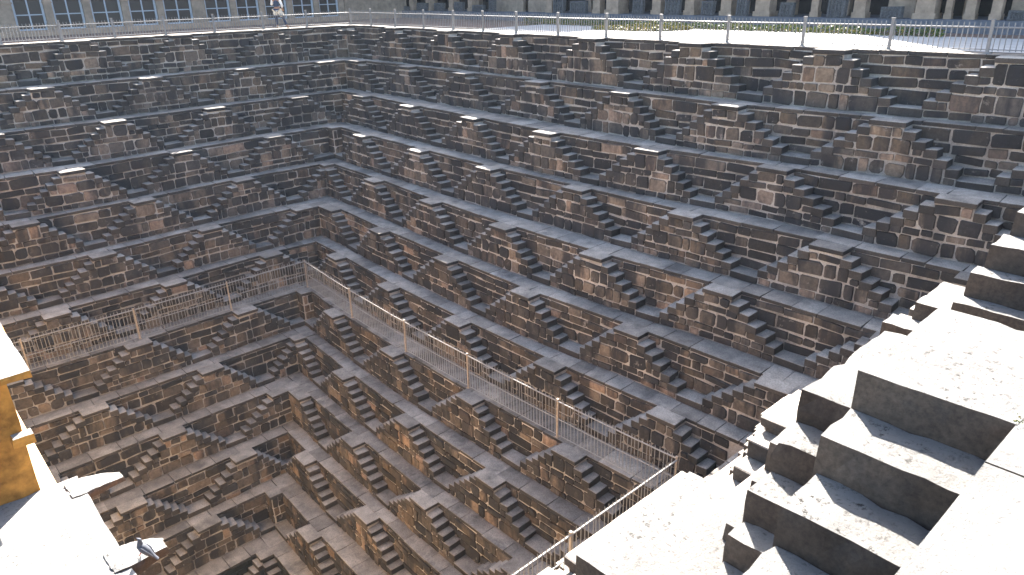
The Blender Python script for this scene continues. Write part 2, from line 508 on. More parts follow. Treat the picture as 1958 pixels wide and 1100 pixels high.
def profile(side, k):
    """segments (ta, tb, drop index 0..6, platform number) along one tier"""
    if side == 'R':
        t0 = corner(k)[1]; t1 = far_corner(k)[1]
    elif side == 'L':
        t0 = corner(k)[0]; t1 = PAV_X + 0.3
    else:
        t0 = far_corner(k)[0]; t1 = PAV_X + 0.1
    par = 0 if k % 2 == 0 else 2
    ns = [n for n in range(-8, 60) if (n - par) % 4 == 0]
    if side == 'N':
        cs = [(n, plat_t('N', k, n)) for n in ns]
    else:
        cs = [(n, plat_t(side, k, n)) for n in ns]
    lo, hi = t0 + SW, (t1 - SW if side != 'L' else t1)
    if side == 'N':
        hi = t1
    mod = k % 4
    pl = [(n, c) for n, c in cs if c - PW / 2 > t0 + SW - 0.3 and c + PW / 2 < hi + 0.05]
    if mod == 0:
        pl = [p for p in pl if p[1] - t0 > D]
        pl = [(-1, lo - PW / 2)] + pl
        if side == 'R':
            pl = [p for p in pl if t1 - p[1] > D] + [(99, hi + PW / 2)]
    edge_fill_lo = (mod == 1)
    edge_fill_hi = (mod == 1 and side == 'R')
    segs = []
    def add(a, b, j, n):
        a, b = max(a, lo), min(b, hi)
        if b - a > 0.02:
            segs.append((a, b, j, n))
    first, last = pl[0], pl[-1]
    if edge_fill_lo:
        add(lo, first[1] - PW / 2, 0, first[0])
    else:
        # a half flight down to the corner
        gap = first[1] - PW / 2 - lo
        if mod == 2:
            tau = min(0.28, gap / 5.2)
            for j in range(1, 6):
                add(first[1] - PW / 2 - tau * j, first[1] - PW / 2 - tau * (j - 1), j, first[0])
            add(lo, first[1] - PW / 2 - tau * 5, 6, first[0])
        elif mod == 3:
            tau = 0.27
            for j in range(1, 6):
                add(first[1] - PW / 2 - tau * j, first[1] - PW / 2 - tau * (j - 1), j, first[0])
            add(lo, first[1] - PW / 2 - tau * 5, 6, first[0])
    for i, (n, c) in enumerate(pl):
        add(c - PW / 2, c + PW / 2, 0, n)
        if i + 1 < len(pl):
            c2 = pl[i + 1][1]
            gap = c2 - c - PW
            tau = (gap - 0.85) / 10
            for j in range(1, 6):
                add(c + PW / 2 + tau * (j - 1), c + PW / 2 + tau * j, j, n)
                add(c2 - PW / 2 - tau * j, c2 - PW / 2 - tau * (j - 1), j, pl[i + 1][0])
            add(c + PW / 2 + 5 * tau, c2 - PW / 2 - 5 * tau, 6, n)
    if edge_fill_hi:
        add(last[1] + PW / 2, hi, 0, last[0])
    else:
        gap = hi - last[1] - PW / 2
        tau = 0.27 if side != 'R' or mod == 3 else min(0.28, gap / 5.2)
        for j in range(1, 6):
            add(last[1] + PW / 2 + tau * (j - 1), last[1] + PW / 2 + tau * j, j, last[0])
        c2 = last[1] + PW / 2 + 5 * tau
        if side == 'R':
            add(c2, hi, 6, last[0])
        else:
            add(c2, c2 + 0.85, 6, last[0])
            for j in range(5, 0, -1):
                add(c2 + 0.85 + tau * (5 - j), c2 + 0.85 + tau * (6 - j), j, 900)
            add(c2 + 0.85 + 5 * tau, hi, 0, 900)
    segs.sort()
    return t0, t1, lo, hi, segs

def place(mesh, name, parent, base, side, k, v, t, z, scale, extra=0.0, tilt=(0, 0)):
    x, y = P(side, v, t)
    o = bpy.data.objects.new(name, mesh)
    o.location = (x - base[0], y - base[1], z - base[2])
    o.rotation_euler = (tilt[0], tilt[1], ROT[side] + slope(side, k, t) + extra)
    o.scale = scale
    o.parent = parent
    COL.objects.link(o)
    return o

def courses(r, total, lo=0.24, hi=0.40):
    hs, left = [], total
    while left > 0.001:
        h = r.uniform(lo, hi)
        if left - h < lo * 0.8:
            h = left
        hs.append(h)
        left -= h
    return hs

def stone_row(todo, r, side, k, v_fn, ta, tb, z0, z1, owner, wmin=0.26, wmax=0.62):
    h = z1 - z0
    if tb - ta < 0.10 or h < 0.06:
        return
    x = ta
    while x < tb - 0.02:
        w_ = r.uniform(wmin, wmax) * (1.0 if h > 0.25 else 0.85)
        if tb - x - w_ < wmin * 0.75:
            w_ = tb - x
        if w_ > wmax * 1.6:
            w_ *= 0.5
        todo.append((side, k, v_fn, x + w_ / 2, (z0 + z1) / 2, w_, h, owner))
        x += w_

def tier(side, k, detail=True):
    r = random.Random(1000 * ord(side) + k)
    t0, t1, lo, hi, segs = profile(side, k)
    zk, zn = zt(k), zt(k + 1)
    rise = (zk - zn) / 7
    tm = (t0 + t1) / 2
    bx, by = P(side, E(side, k, tm) + SW, tm)
    base = (bx, by, zn)
    root = empty('terrace_tier', base, '%s tier of stepped masonry down from the rim, %s' % (ORD[k], SIDE_TXT[side]), 'stepped wall', SIDE_GRP[side])
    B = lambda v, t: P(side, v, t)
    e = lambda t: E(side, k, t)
    mat_core = (M['mortar'] if k < 12 else M['lowest_black']) if detail else M['paleside']
    # back wall of the tier, below the walkway edge, and the bed of the walkway itself
    mb = MB()
    nseg = max(2, int((t1 - t0) / 0.7))
    ts = [t0 + (t1 - t0) * i / nseg for i in range(nseg + 1)]
    for a, b in zip(ts, ts[1:]):
        pa, pb = B(e(a) - 0.004, a), B(e(b) - 0.004, b)
        mb.quad((*pa, zn - 0.2), (*pb, zn - 0.2), (*pb, zk - 0.07), (*pa, zk - 0.07))
        if k > 0:
            va, vb = E(side, k - 1, a) + SW - 0.15, E(side, k - 1, b) + SW - 0.15
            qa, qb = B(va, a), B(vb, b)
        else:
            qa, qb = B(e(a) - 0.9, a), B(e(b) - 0.9, b)
        mb.quad((*pa, zk - 0.07), (*pb, zk - 0.07), (*qb, zk - 0.07), (*qa, zk - 0.07))
    if side == 'R':
        # closes the inner corners of the tier behind the flights
        pass
    back = mb.build('back_wall', mat_core, root, base)
    # staircase bodies
    groups = {}
    for sg in segs:
        groups.setdefault(sg[3], []).append(sg)
    bodies = {}
    for n, sl in groups.items():
        mb = MB()
        for (a, b, j, _) in sl:
            top = zk - j * rise - (0.10 if j == 0 else 0.16)
            pts = [B(e(a) - 0.02, a), B(e(a) + SW - 0.03, a), B(e(b) + SW - 0.03, b), B(e(b) - 0.02, b)]
            mb.hexa(pts, zn - 0.2, top)
        bodies[n] = mb.build('staircase', mat_core, root, base)
    # corner block shared by the two walls
    mod = k % 4
    if side == 'R':
        for end in (0, 1):
            tc0, tc1 = (t0 - 0.02, t0 + SW) if end == 0 else (t1 - SW, t1 + 0.02)
            mb = MB()
            drop = 6 if mod == 2 else 0
            pts = [B(e(tc0) - 0.02, tc0), B(e(tc0) + SW - 0.03, tc0), B(e(tc1) + SW - 0.03, tc1), B(e(tc1) - 0.02, tc1)]
            mb.hexa(pts, zn - 0.2, zk - drop * rise - 0.12)
            cb = mb.build('corner_block', mat_core, root, base)
            tt = (tc0 + tc1) / 2
            me = r.choice(PLATS)
            place(me, 'platform_slab', cb, base, side, k, e(tt) + SW / 2 + 0.02, tt, zk - drop * rise - 0.004, ((SW + 0.03) / 0.90, (SW + 0.03) / 0.52, 1.1))
    # steps, landings, platforms
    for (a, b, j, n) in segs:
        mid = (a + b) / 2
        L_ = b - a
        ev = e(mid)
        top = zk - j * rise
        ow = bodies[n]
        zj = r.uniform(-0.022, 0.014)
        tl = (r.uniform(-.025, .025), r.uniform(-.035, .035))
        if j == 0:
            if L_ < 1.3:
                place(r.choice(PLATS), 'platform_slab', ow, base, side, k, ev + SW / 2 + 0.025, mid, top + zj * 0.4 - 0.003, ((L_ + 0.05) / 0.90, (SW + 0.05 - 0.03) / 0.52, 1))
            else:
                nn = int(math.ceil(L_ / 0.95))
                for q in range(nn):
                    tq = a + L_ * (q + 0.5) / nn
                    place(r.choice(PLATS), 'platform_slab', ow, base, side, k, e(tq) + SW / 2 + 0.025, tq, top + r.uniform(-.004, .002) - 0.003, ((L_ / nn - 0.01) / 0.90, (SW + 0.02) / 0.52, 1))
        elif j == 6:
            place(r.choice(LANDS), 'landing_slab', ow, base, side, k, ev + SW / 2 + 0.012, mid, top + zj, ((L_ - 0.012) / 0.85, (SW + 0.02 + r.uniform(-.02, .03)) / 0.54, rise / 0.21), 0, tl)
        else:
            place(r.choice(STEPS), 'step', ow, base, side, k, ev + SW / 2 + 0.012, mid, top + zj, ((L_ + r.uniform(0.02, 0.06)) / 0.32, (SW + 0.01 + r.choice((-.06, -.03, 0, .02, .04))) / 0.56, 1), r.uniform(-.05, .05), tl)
    # walkway paving
    if side == 'R':
        ta = corner(k - 1, SW)[1] if k > 0 else -1.2
        tb = far_corner(k - 1)[1] - SW if k > 0 else t1 + 1.0
    elif side == 'L':
        ta = corner(k)[0] + 0.03
        tb = t1
    else:
        ta = far_corner(k)[0] + 0.05
        tb = t1
    t = ta
    while t < tb - 0.05:
        L_ = r.uniform(0.55, 1.25)
        if tb - t - L_ < 0.4:
            L_ = tb - t
        mid = t + L_ / 2
        vo = e(mid) + 0.02 + r.uniform(-.012, .02)
        vi = (E(side, k - 1, mid) + SW - 0.03) if k > 0 else e(mid) - 0.75
        wd = vo - vi
        place(r.choice(PAVES), 'paving_slab', root, base, side, k, (vo + vi) / 2, mid, zk + r.uniform(-.006, .004), ((L_ - 0.012) / 0.80, wd / 0.60, 1), 0, (r.uniform(-.006, .006), r.uniform(-.006, .006)))
        t += L_
    if not detail:
        return root
    # ---- rubble facing
    todo = []
    # (1) wall behind the flights
    front = {}
    def h_at(t):
        for (a, b, j, n) in segs:
            if a <= t <= b:
                return j
        return 0
    z = zk - 0.105
    zc_lo = zn + rise
    hs = courses(r, z - zc_lo, 0.22, 0.42)
    for h in hs:
        z1, z0 = z, z - h
        z -= h
        # spans of t whose steps lie below the middle of this course
        run = None
        for (a, b, j, n) in segs + [(hi, hi, 0, None)]:
            low = (zk - j * rise) < z1 - 0.07 and j > 0 and n is not None
            if low:
                run = [a, b] if run is None else [run[0], b]
            elif run:
                stone_row(todo, r, side, k, (lambda t: e(t) + 0.0), run[0] + 0.0, run[1], z0 + 0.02, z1 - 0.02, back, 0.34, 1.05)
                run = None
    # (2) front faces of the flights
    for n, sl in groups.items():
        body = bodies[n]
        rows = {}
        for (a, b, j, _) in sl:
            for i in range(0, 7 - j):
                lo_, hi_ = rows.get(i, (1e9, -1e9))
                rows[i] = (min(lo_, a), max(hi_, b))
        # the step blocks themselves face the ends of each row
        inner = {}
        for i in range(7):
            rr = [(a, b) for (a, b, j, _) in sl if 6 - j > i]      # strictly above row i
            if rr:
                inner[i] = (min(q[0] for q in rr), max(q[1] for q in rr))
        fv = lambda t: e(t) + SW - 0.028
        i = 0
        plan = r.choice([(1, 2, 2, 2), (1, 2, 1, 3), (2, 1, 2, 2), (1, 1, 2, 1, 2), (2, 2, 1, 2), (1, 2, 2, 1, 1)])
        for c in plan:
            if i > 6:
                break
            top_i = min(i + c - 1, 6)
            z0 = zn + i * rise
            z1 = zn + (top_i + 1) * rise
            use = inner.get(top_i) if top_i < 6 else rows.get(6)
            if top_i == 6:
                z1 = zk - 0.135
            if use:
                stone_row(todo, r, side, k, fv, use[0] + 0.02, use[1] - 0.02, z0 + 0.018, z1 - 0.018, body, 0.24, 0.72)
                for ii in range(i, top_i):
                    w_i = inner.get(ii)
                    if w_i:
                        zz0, zz1 = zn + ii * rise, zn + (ii + 1) * rise
                        stone_row(todo, r, side, k, fv, w_i[0] + 0.015, use[0] - 0.0, zz0 + 0.015, zz1 - 0.015, body, 0.2, 0.5)
                        stone_row(todo, r, side, k, fv, use[1] + 0.0, w_i[1] - 0.015, zz0 + 0.015, zz1 - 0.015, body, 0.2, 0.5)
            i = top_i + 1
    # (3) corner squares seen from in front
    if mod == 3:
        for h0, h1 in ((0.0, 0.3), (0.3, 0.62), (0.62, 1.0)):
            z0 = zn + rise + (zk - 0.12 - zn - rise) * h0
            z1 = zn + rise + (zk - 0.12 - zn - rise) * h1
            stone_row(todo, r, side, k, (lambda t: e(t) + SW - 0.028), t0 - 0.02, t0 + SW - 0.02, z0 + 0.015, z1 - 0.015, back, 0.22, 0.5)
    if mod == 2 and segs[0][2] == 6:
        z = zk - 0.105
        for h in courses(r, z - zn - rise, 0.2, 0.36):
            stone_row(todo, r, side, k, (lambda t: e(t)), t0 - 0.02, lo, z - h + 0.02, z - 0.02, back, 0.28, 0.6)
            z -= h
    # realise the stones: the nearest 295 singly, the rest in one part
    def dist(s):
        x, y = P(s[0], s[2](s[3]), s[3])
        return (Vector((x, y, s[4])) - CAM).length - 4 * s[5]
    todo.sort(key=dist)
    rest = MB()
    for idx, (sd_, kk, vf, t, z, w_, h, owner) in enumerate(todo):
        asp = w_ / h
        key = min(ASP, key=lambda q: abs(math.log(q / asp)))
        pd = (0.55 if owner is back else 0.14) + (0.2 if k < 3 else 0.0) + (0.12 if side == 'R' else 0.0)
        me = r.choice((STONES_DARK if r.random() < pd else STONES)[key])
        sc = ((w_ - r.choice((0.016, 0.022, 0.032, 0.055)) * min(1, w_ / 0.3)) * (1 if r.random() < .5 else -1), r.uniform(0.6, 1.25), h - r.choice((-0.004, 0.004, 0.012, 0.03)) * min(1, h / 0.25))
        if sc[0] < 0:
            sc = (-sc[0], sc[1], sc[2])
        if idx < 295:
            so = place(me, 'stone', owner, base, sd_, kk, vf(t), t, z + r.uniform(-.016, .016), sc, 0, (0, r.uniform(-.06, .06)))
            if k == 12:
                so.material_slots[0].link = 'OBJECT'
                so.material_slots[0].material = M['lowest_black']
        else:
            x, y = P(sd_, vf(t), t)
            mw = Matrix.Translation((x, y, z)) @ Matrix.Rotation(ROT[sd_] + slope(sd_, kk, t), 4, 'Z') @ Matrix.Diagonal((*sc, 1))
            i0 = len(rest.v)
            rest.v += [tuple(mw @ v.co) for v in me.vertices]
            for p in me.polygons:
                rest.f.append(tuple(i0 + q for q in p.vertices)); rest.mi.append(0)
    if rest.v:
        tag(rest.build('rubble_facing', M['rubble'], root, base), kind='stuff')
    return root

# ------------------------------------------------------------------ setting: ground, floor of the well
def structure(o):
    o['kind'] = 'structure'
    return o

gz = 0.0
mb = MB()
ys = [-1.5 + i for i in range(0, 40)]
for a, b in zip(ys, ys[1:]):
    mb.quad((-60, a, gz), (E('R', 0, a) - 0.12, a, gz), (E('R', 0, b) - 0.12, b, gz), (-60, b, gz))
xs = [-1.5 + i for i in range(0, 60)]
mb.quad((-60, -60, gz), (80, -60, gz), (80, -1.5, gz), (-60, -1.5, gz))
for a, b in zip(xs, xs[1:]):
    yb0, yb1 = E('L', 0, a) - 0.12, E('L', 0, b) - 0.12
    if a >= 0:
        mb.quad((a, -1.5, gz), (b, -1.5, gz), (b, yb1, gz), (a, yb0, gz))
structure(mb.build('ground', M['earth']))
mb = MB()
mb.box(8.1, 29.9, 8.1, 31.9, -21.0, -19.62)
structure(mb.build('well_floor', M['riser']))
mb = MB()
mb.box(8, 30, 8, 32, -19.6, -19.45)
structure(mb.build('water', M['water']))

for k in range(TIERS):
    tier('R', k)
    tier('L', k)
for k in range(2, TIERS):
    tier('N', k, detail=False)

# ------------------------------------------------------------------ pavements by the rim
mb = MB()
ts = [10 + i * 0.8 for i in range(30)]
for a, b in zip(ts, ts[1:]):
    mb.quad((-5.2, a, 0.085), (E('R', 0, a) - 0.5, a, 0.085), (E('R', 0, b) - 0.5, b, 0.085), (-5.2, b, 0.085))
structure(mb.build('path', M['path']))

# ------------------------------------------------------------------ worn blocks of the near, sunlit side
def worn_block(name, x0, x1, y0, y1, z0, z1, parent=None, base=(0, 0, 0), mats=None, cell=0.10, amp=0.013, seed=0, chip=0.05, taper=0.0):
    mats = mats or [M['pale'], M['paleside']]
    bm = bmesh.new()
    nx = max(2, int((x1 - x0) / cell)); ny = max(2, int((y1 - y0) / cell)); nz = max(2, min(8, int((z1 - z0) / cell)))
    def grid(fn, nu, nv, mi):
        vs = [[bm.verts.new(fn(i / nu, j / nv)) for j in range(nv + 1)] for i in range(nu + 1)]
        for i in range(nu):
            for j in range(nv):
                f = bm.faces.new((vs[i][j], vs[i + 1][j], vs[i + 1][j + 1], vs[i][j + 1]))
                f.material_index = mi
    X = lambda t: x0 + (x1 - x0) * t
    Y = lambda t: y0 + (y1 - y0) * t
    Z = lambda t: z0 + (z1 - z0) * t
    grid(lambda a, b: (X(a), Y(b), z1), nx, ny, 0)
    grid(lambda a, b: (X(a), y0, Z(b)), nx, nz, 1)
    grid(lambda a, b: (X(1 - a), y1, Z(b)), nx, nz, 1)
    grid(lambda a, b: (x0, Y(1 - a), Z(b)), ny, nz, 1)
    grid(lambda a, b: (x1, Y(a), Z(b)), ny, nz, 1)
    bmesh.ops.remove_doubles(bm, verts=bm.verts, dist=1e-4)
    off = Vector((seed * 3.1, seed * 1.7, seed * 0.9))
    for v in bm.verts:
        p = v.co.copy()
        n1 = noise.noise_vector(p * 2.3 + off)
        n2 = noise.noise_vector(p * 9.0 + off)
        v.co += n1 * amp * 0.6 + n2 * amp * 0.55
        e_ = [abs(p.x - x0) < 1e-3 or abs(p.x - x1) < 1e-3, abs(p.y - y0) < 1e-3 or abs(p.y - y1) < 1e-3, abs(p.z - z1) < 1e-3]
        if sum(e_) >= 2 and e_[2]:
            c = Vector(((x0 + x1) / 2 - p.x, (y0 + y1) / 2 - p.y, 0))
            if c.length > 1e-6:
                c.normalize()
            k = max(0, noise.noise(p * 8.0 + off) + 0.05) * chip * 0.9 + max(0, noise.noise(p * 2.0 + off)) * chip * 0.25 + 0.006
            v.co += c * k * (0.8 if e_[2] else 1) + Vector((0, 0, -k * 0.6 if e_[2] else 0))
    if taper:
        for v in bm.verts:
            f = max(0.0, min(1.0, (x1 - 0.2 - v.co.x) / (x1 - 0.2 - x0)))
            ym = (y0 + y1) / 2
            v.co.y = ym + (v.co.y - ym) * (1 - taper * f ** 1.7) + 0.06 * f * f
            v.co.z = z1 + (v.co.z - z1) * (1 - 0.5 * f) - 0.03 * f * f
    bmesh.ops.recalc_face_normals(bm, faces=bm.faces)
    top = max(bm.faces, key=lambda f: f.calc_center_median().z)
    if top.normal.z < 0:
        bmesh.ops.reverse_faces(bm, faces=bm.faces)
    bm.transform(Matrix.Translation(-Vector(base)))
    me = bpy.data.meshes.new(name)
    bm.to_mesh(me); bm.free()
    for p in me.polygons:
        p.use_smooth = False
    for mm in mats:
        me.materials.append(mm)
    return link(bpy.data.objects.new(name, me), parent)

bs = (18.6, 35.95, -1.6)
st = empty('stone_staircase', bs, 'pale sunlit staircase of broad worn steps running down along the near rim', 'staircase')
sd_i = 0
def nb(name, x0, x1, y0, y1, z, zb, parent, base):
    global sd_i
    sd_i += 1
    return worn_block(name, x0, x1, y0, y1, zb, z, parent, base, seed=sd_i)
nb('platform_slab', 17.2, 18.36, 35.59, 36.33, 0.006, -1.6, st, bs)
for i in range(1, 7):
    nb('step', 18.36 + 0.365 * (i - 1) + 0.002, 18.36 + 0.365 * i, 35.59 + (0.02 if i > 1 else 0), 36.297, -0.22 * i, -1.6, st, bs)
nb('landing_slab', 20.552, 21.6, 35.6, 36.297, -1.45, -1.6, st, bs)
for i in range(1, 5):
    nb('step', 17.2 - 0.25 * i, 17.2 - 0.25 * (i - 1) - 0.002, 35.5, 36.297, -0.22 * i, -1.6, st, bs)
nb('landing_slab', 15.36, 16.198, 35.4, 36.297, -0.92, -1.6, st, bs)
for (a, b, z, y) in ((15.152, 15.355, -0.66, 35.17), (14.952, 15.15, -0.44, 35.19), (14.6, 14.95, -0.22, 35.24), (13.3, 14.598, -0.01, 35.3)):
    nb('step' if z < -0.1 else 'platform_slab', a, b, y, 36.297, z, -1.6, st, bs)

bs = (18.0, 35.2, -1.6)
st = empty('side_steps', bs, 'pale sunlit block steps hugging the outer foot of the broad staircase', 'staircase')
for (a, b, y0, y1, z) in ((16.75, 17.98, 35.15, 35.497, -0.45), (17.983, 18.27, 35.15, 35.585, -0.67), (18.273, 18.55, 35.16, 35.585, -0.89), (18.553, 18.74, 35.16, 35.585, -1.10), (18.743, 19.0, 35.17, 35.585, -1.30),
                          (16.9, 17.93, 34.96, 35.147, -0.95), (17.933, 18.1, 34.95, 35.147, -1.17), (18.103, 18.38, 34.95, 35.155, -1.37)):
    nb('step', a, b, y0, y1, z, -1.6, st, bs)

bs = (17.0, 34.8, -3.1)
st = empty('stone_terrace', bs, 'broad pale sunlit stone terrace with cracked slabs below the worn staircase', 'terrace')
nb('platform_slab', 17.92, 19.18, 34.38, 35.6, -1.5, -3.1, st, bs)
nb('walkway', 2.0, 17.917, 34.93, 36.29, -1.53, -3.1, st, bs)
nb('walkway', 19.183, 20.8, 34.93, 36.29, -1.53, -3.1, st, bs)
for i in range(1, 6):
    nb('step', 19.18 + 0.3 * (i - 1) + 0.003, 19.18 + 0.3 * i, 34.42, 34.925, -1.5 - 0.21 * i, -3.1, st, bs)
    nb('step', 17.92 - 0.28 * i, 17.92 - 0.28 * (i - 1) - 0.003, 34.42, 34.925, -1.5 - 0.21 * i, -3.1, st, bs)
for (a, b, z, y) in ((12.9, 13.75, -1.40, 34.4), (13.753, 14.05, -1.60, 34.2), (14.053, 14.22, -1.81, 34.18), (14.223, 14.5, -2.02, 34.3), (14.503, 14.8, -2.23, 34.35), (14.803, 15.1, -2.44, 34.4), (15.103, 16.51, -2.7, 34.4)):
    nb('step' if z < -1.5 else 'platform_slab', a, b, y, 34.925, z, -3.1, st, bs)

# pavement the photographer stands on, laid in large slabs
pv = MB()
pv.quad((-4, 36.31, -0.12), (60, 36.31, -0.12), (60, 80, -0.12), (-4, 80, -0.12))
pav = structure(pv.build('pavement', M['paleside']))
x = 8.0
rr = random.Random(5)
while x < 26:
    L_ = rr.uniform(1.0, 1.9)
    y = 36.302
    for wy in (0.95, 1.2, 1.6):
        sd_i += 1
        worn_block('paving_slab', x, x + L_ - 0.003, y, y + wy - 0.003, -0.1, rr.uniform(-.004, .004), pav, (0, 0, 0), [M['pale'], M['paleside']], 0.2, 0.005, sd_i, 0.0)
        y += wy
    x += L_

# ------------------------------------------------------------------ pavilion side: stepped ledges and ochre wall
bs = (22.0, 27.0, -19.6)
pvn = empty('pavilion_ledge', bs, 'whitewashed stone ledges in two steps with ochre walls and jutting corbels', 'ledge')
sd_i += 1
mats_o = [M['pale'], M['ochre']]
worn_block('upper_wall', 21.2, 26, 6, 26.15, -4.6, -2.76, pvn, bs, mats_o, 0.3, 0.02, 401, 0.0)
worn_block('upper_ledge', 20.92, 26, 6, 26.3, -2.757, -2.65, pvn, bs, mats_o, 0.25, 0.02, 406, 0.06)
worn_block('lower_ledge', 20.74, 26, 26.153, 34.3, -6.0, -4.5, pvn, bs, mats_o, 0.22, 0.015, 402, 0.05)
worn_block('string_course', 21.1, 21.36, 26.155, 26.36, -3.66, -3.52, pvn, bs, mats_o, 0.1, 0.015, 403, 0.04)
worn_block('corbel', 20.26, 20.95, 26.30, 26.70, -4.62, -4.48, pvn, bs, [M['pale'], M['paleside']], 0.05, 0.03, 404, 0.05, 0.6)
worn_block('corbel', 20.30, 20.95, 28.15, 28.62, -4.68, -4.48, pvn, bs, [M['pale'], M['paleside']], 0.05, 0.03, 405, 0.05, 0.55)
mb = MB()
mb.box(20.8, 26, 6, 34.3, -19.6, -5.9)
mb.build('wall', M['warmwall'], pvn, bs)

# ------------------------------------------------------------------ railings and fences
def railing(name, pts, posts, label, group, base_z, post_h, rails, bar_gap, bar_h, mat_rail, mat_post, post_w=0.05, bar_r=0.011):
    """pts: polyline in plan; posts: distances along it"""
    pts = [Vector((x, y, 0)) for x, y in pts]
    cum = [0]
    for a, b in zip(pts, pts[1:]):
        cum.append(cum[-1] + (b - a).length)
    def at(s):
        s = max(0, min(s, cum[-1] - 1e-6))
        for i in range(len(pts) - 1):
            if s <= cum[i + 1]:
                f = (s - cum[i]) / (cum[i + 1] - cum[i])
                return pts[i].lerp(pts[i + 1], f), (pts[i + 1] - pts[i]).normalized()
    b0 = (pts[0].x, pts[0].y, base_z)
    root = empty(name, b0, label, 'railing', group)
    rg = random.Random(len(label))
    for (h, rad) in rails:
        mb = MB()
        n = max(1, int(cum[-1] / 1.2))
        for i in range(n):
            pa, pb = at(cum[-1] * i / n)[0], at(cum[-1] * (i + 1) / n)[0]
            sag0 = 0.012 * noise.noise((pa.x, pa.y, h)); sag1 = 0.012 * noise.noise((pb.x, pb.y, h))
            mb.tube((pa.x, pa.y, base_z + h + sag0), (pb.x, pb.y, base_z + h + sag1), rad, 6)
        mb.build('rail', mat_rail, root, b0)
    pm = MB()
    pm.box(-post_w / 2, post_w / 2, -post_w / 2, post_w / 2, -0.05, post_h)
    pm.box(-post_w * 0.62, post_w * 0.62, -post_w * 0.62, post_w * 0.62, post_h, post_h + 0.02)
    pm.box(-post_w * 1.1, post_w * 1.1, -post_w * 1.1, post_w * 1.1, -0.05, 0.015)
    pme = pm.mesh('post', [mat_post])
    for s in posts:
        p, d = at(s)
        o = link(bpy.data.objects.new('post', pme), root)
        o.location = (p.x - b0[0], p.y - b0[1], 0)
        o.rotation_euler = (rg.uniform(-.012, .012), rg.uniform(-.012, .012), math.atan2(d.y, d.x))
    bmk = MB()
    bmk.tube((0, 0, 0.06), (0, 0, bar_h - 0.05), bar_r, 5)
    i0 = len(bmk.v)
    ring = [(bar_r * 1.25 * math.cos(2 * math.pi * q / 5), bar_r * 1.25 * math.sin(2 * math.pi * q / 5), bar_h - 0.05) for q in range(5)]
    bmk.v += ring + [(0, 0, bar_h)]
    for q in range(5):
        bmk.f.append((i0 + q, i0 + (q + 1) % 5, i0 + 5)); bmk.mi.append(0)
    bme = bmk.mesh('bar', [mat_rail])
    s = bar_gap / 2
    while s < cum[-1]:
        if min(abs(s - q) for q in posts) > post_w * 0.8:
            p, d = at(s)
            o = link(bpy.data.objects.new('bar', bme), root)
            o.location = (p.x - b0[0], p.y - b0[1], rg.uniform(-.006, .006))
            o.rotation_euler = (rg.uniform(-.02, .02), rg.uniform(-.02, .02), 0)
        s += bar_gap
    return root

k7 = 7
cx, cy = corner(7)
cx -= 0.06; cy -= 0.06
fy = W_N - 0.25 - 7 * D + 0.0
lr = [(E('R', 7, y) - 0.06, y) for y in np.linspace(cy, fy, 18)]
ll = [(x_, E('L', 7, x_) - 0.06) for x_ in np.linspace(cx, 20.7, 10)]
z7 = zt(7) + 0.0
posts_r = [0.02] + [v - cy for v in (12.27, 16.34, 20.0, 24.06)] + [fy - cy - 0.02]
railing('railing', lr, posts_r, 'long grey bar railing on the terrace below the pillared veranda', 'railings round the seventh terrace', z7, 1.28, ((1.22, 0.022), (0.62, 0.016), (0.08, 0.014)), 0.125, 1.36, M['rail'], M['rust'])
posts_l = [v - cx for v in (11.75, 15.45, 19.2)]
railing('railing', ll, posts_l, 'grey bar railing on the terrace below the glazed arcade', 'railings round the seventh terrace', z7, 1.28, ((1.22, 0.022), (0.62, 0.016), (0.08, 0.014)), 0.125, 1.36, M['rail'], M['rust'])
ln = [(lr[-1][0] + 0.08, fy), (20.7, fy + 0.02)]
railing('railing', ln, [3.9, 7.9, 11.3], 'grey bar railing on the terrace at the foot of the sunlit side', 'railings round the seventh terrace', z7, 1.28, ((1.22, 0.028), (0.62, 0.02), (0.08, 0.014)), 0.135, 1.36, M['rail'], M['rust'])

t_r = [-0.14, 1.9, 4.2, 6.7, 9.1, 11.3, 13.5, 15.99, 18.48, 20.9, 23.5, 25.98, 28.41, 30.76, 33.2, 35.5]
fr_pts = [(E('R', 0, y) - 0.18, y) for y in np.linspace(-0.2, 36, 30)]
railing('rim_fence', fr_pts, [max(0.0, v + 0.2) for v in t_r], 'low grey picket fence along the rim before the pillared veranda', 'picket fences along the rim', zt(0), 0.80, ((0.62, 0.02), (0.10, 0.012)), 0.125, 0.76, M['fence'], M['fence'], 0.075, 0.013)
x_l = [2.41, 4.82, 7.3, 9.6, 11.8, 13.9, 16.1, 18.4, 20.6]
fl_pts = [(x_, E('L', 0, x_) - 0.18) for x_ in np.linspace(-0.1, 21, 18)]
railing('rim_fence', fl_pts, [v + 0.1 for v in x_l], 'low grey picket fence along the rim before the glazed arcade', 'picket fences along the rim', zt(0), 0.80, ((0.62, 0.02), (0.10, 0.012)), 0.125, 0.76, M['fence'], M['fence'], 0.075, 0.013)

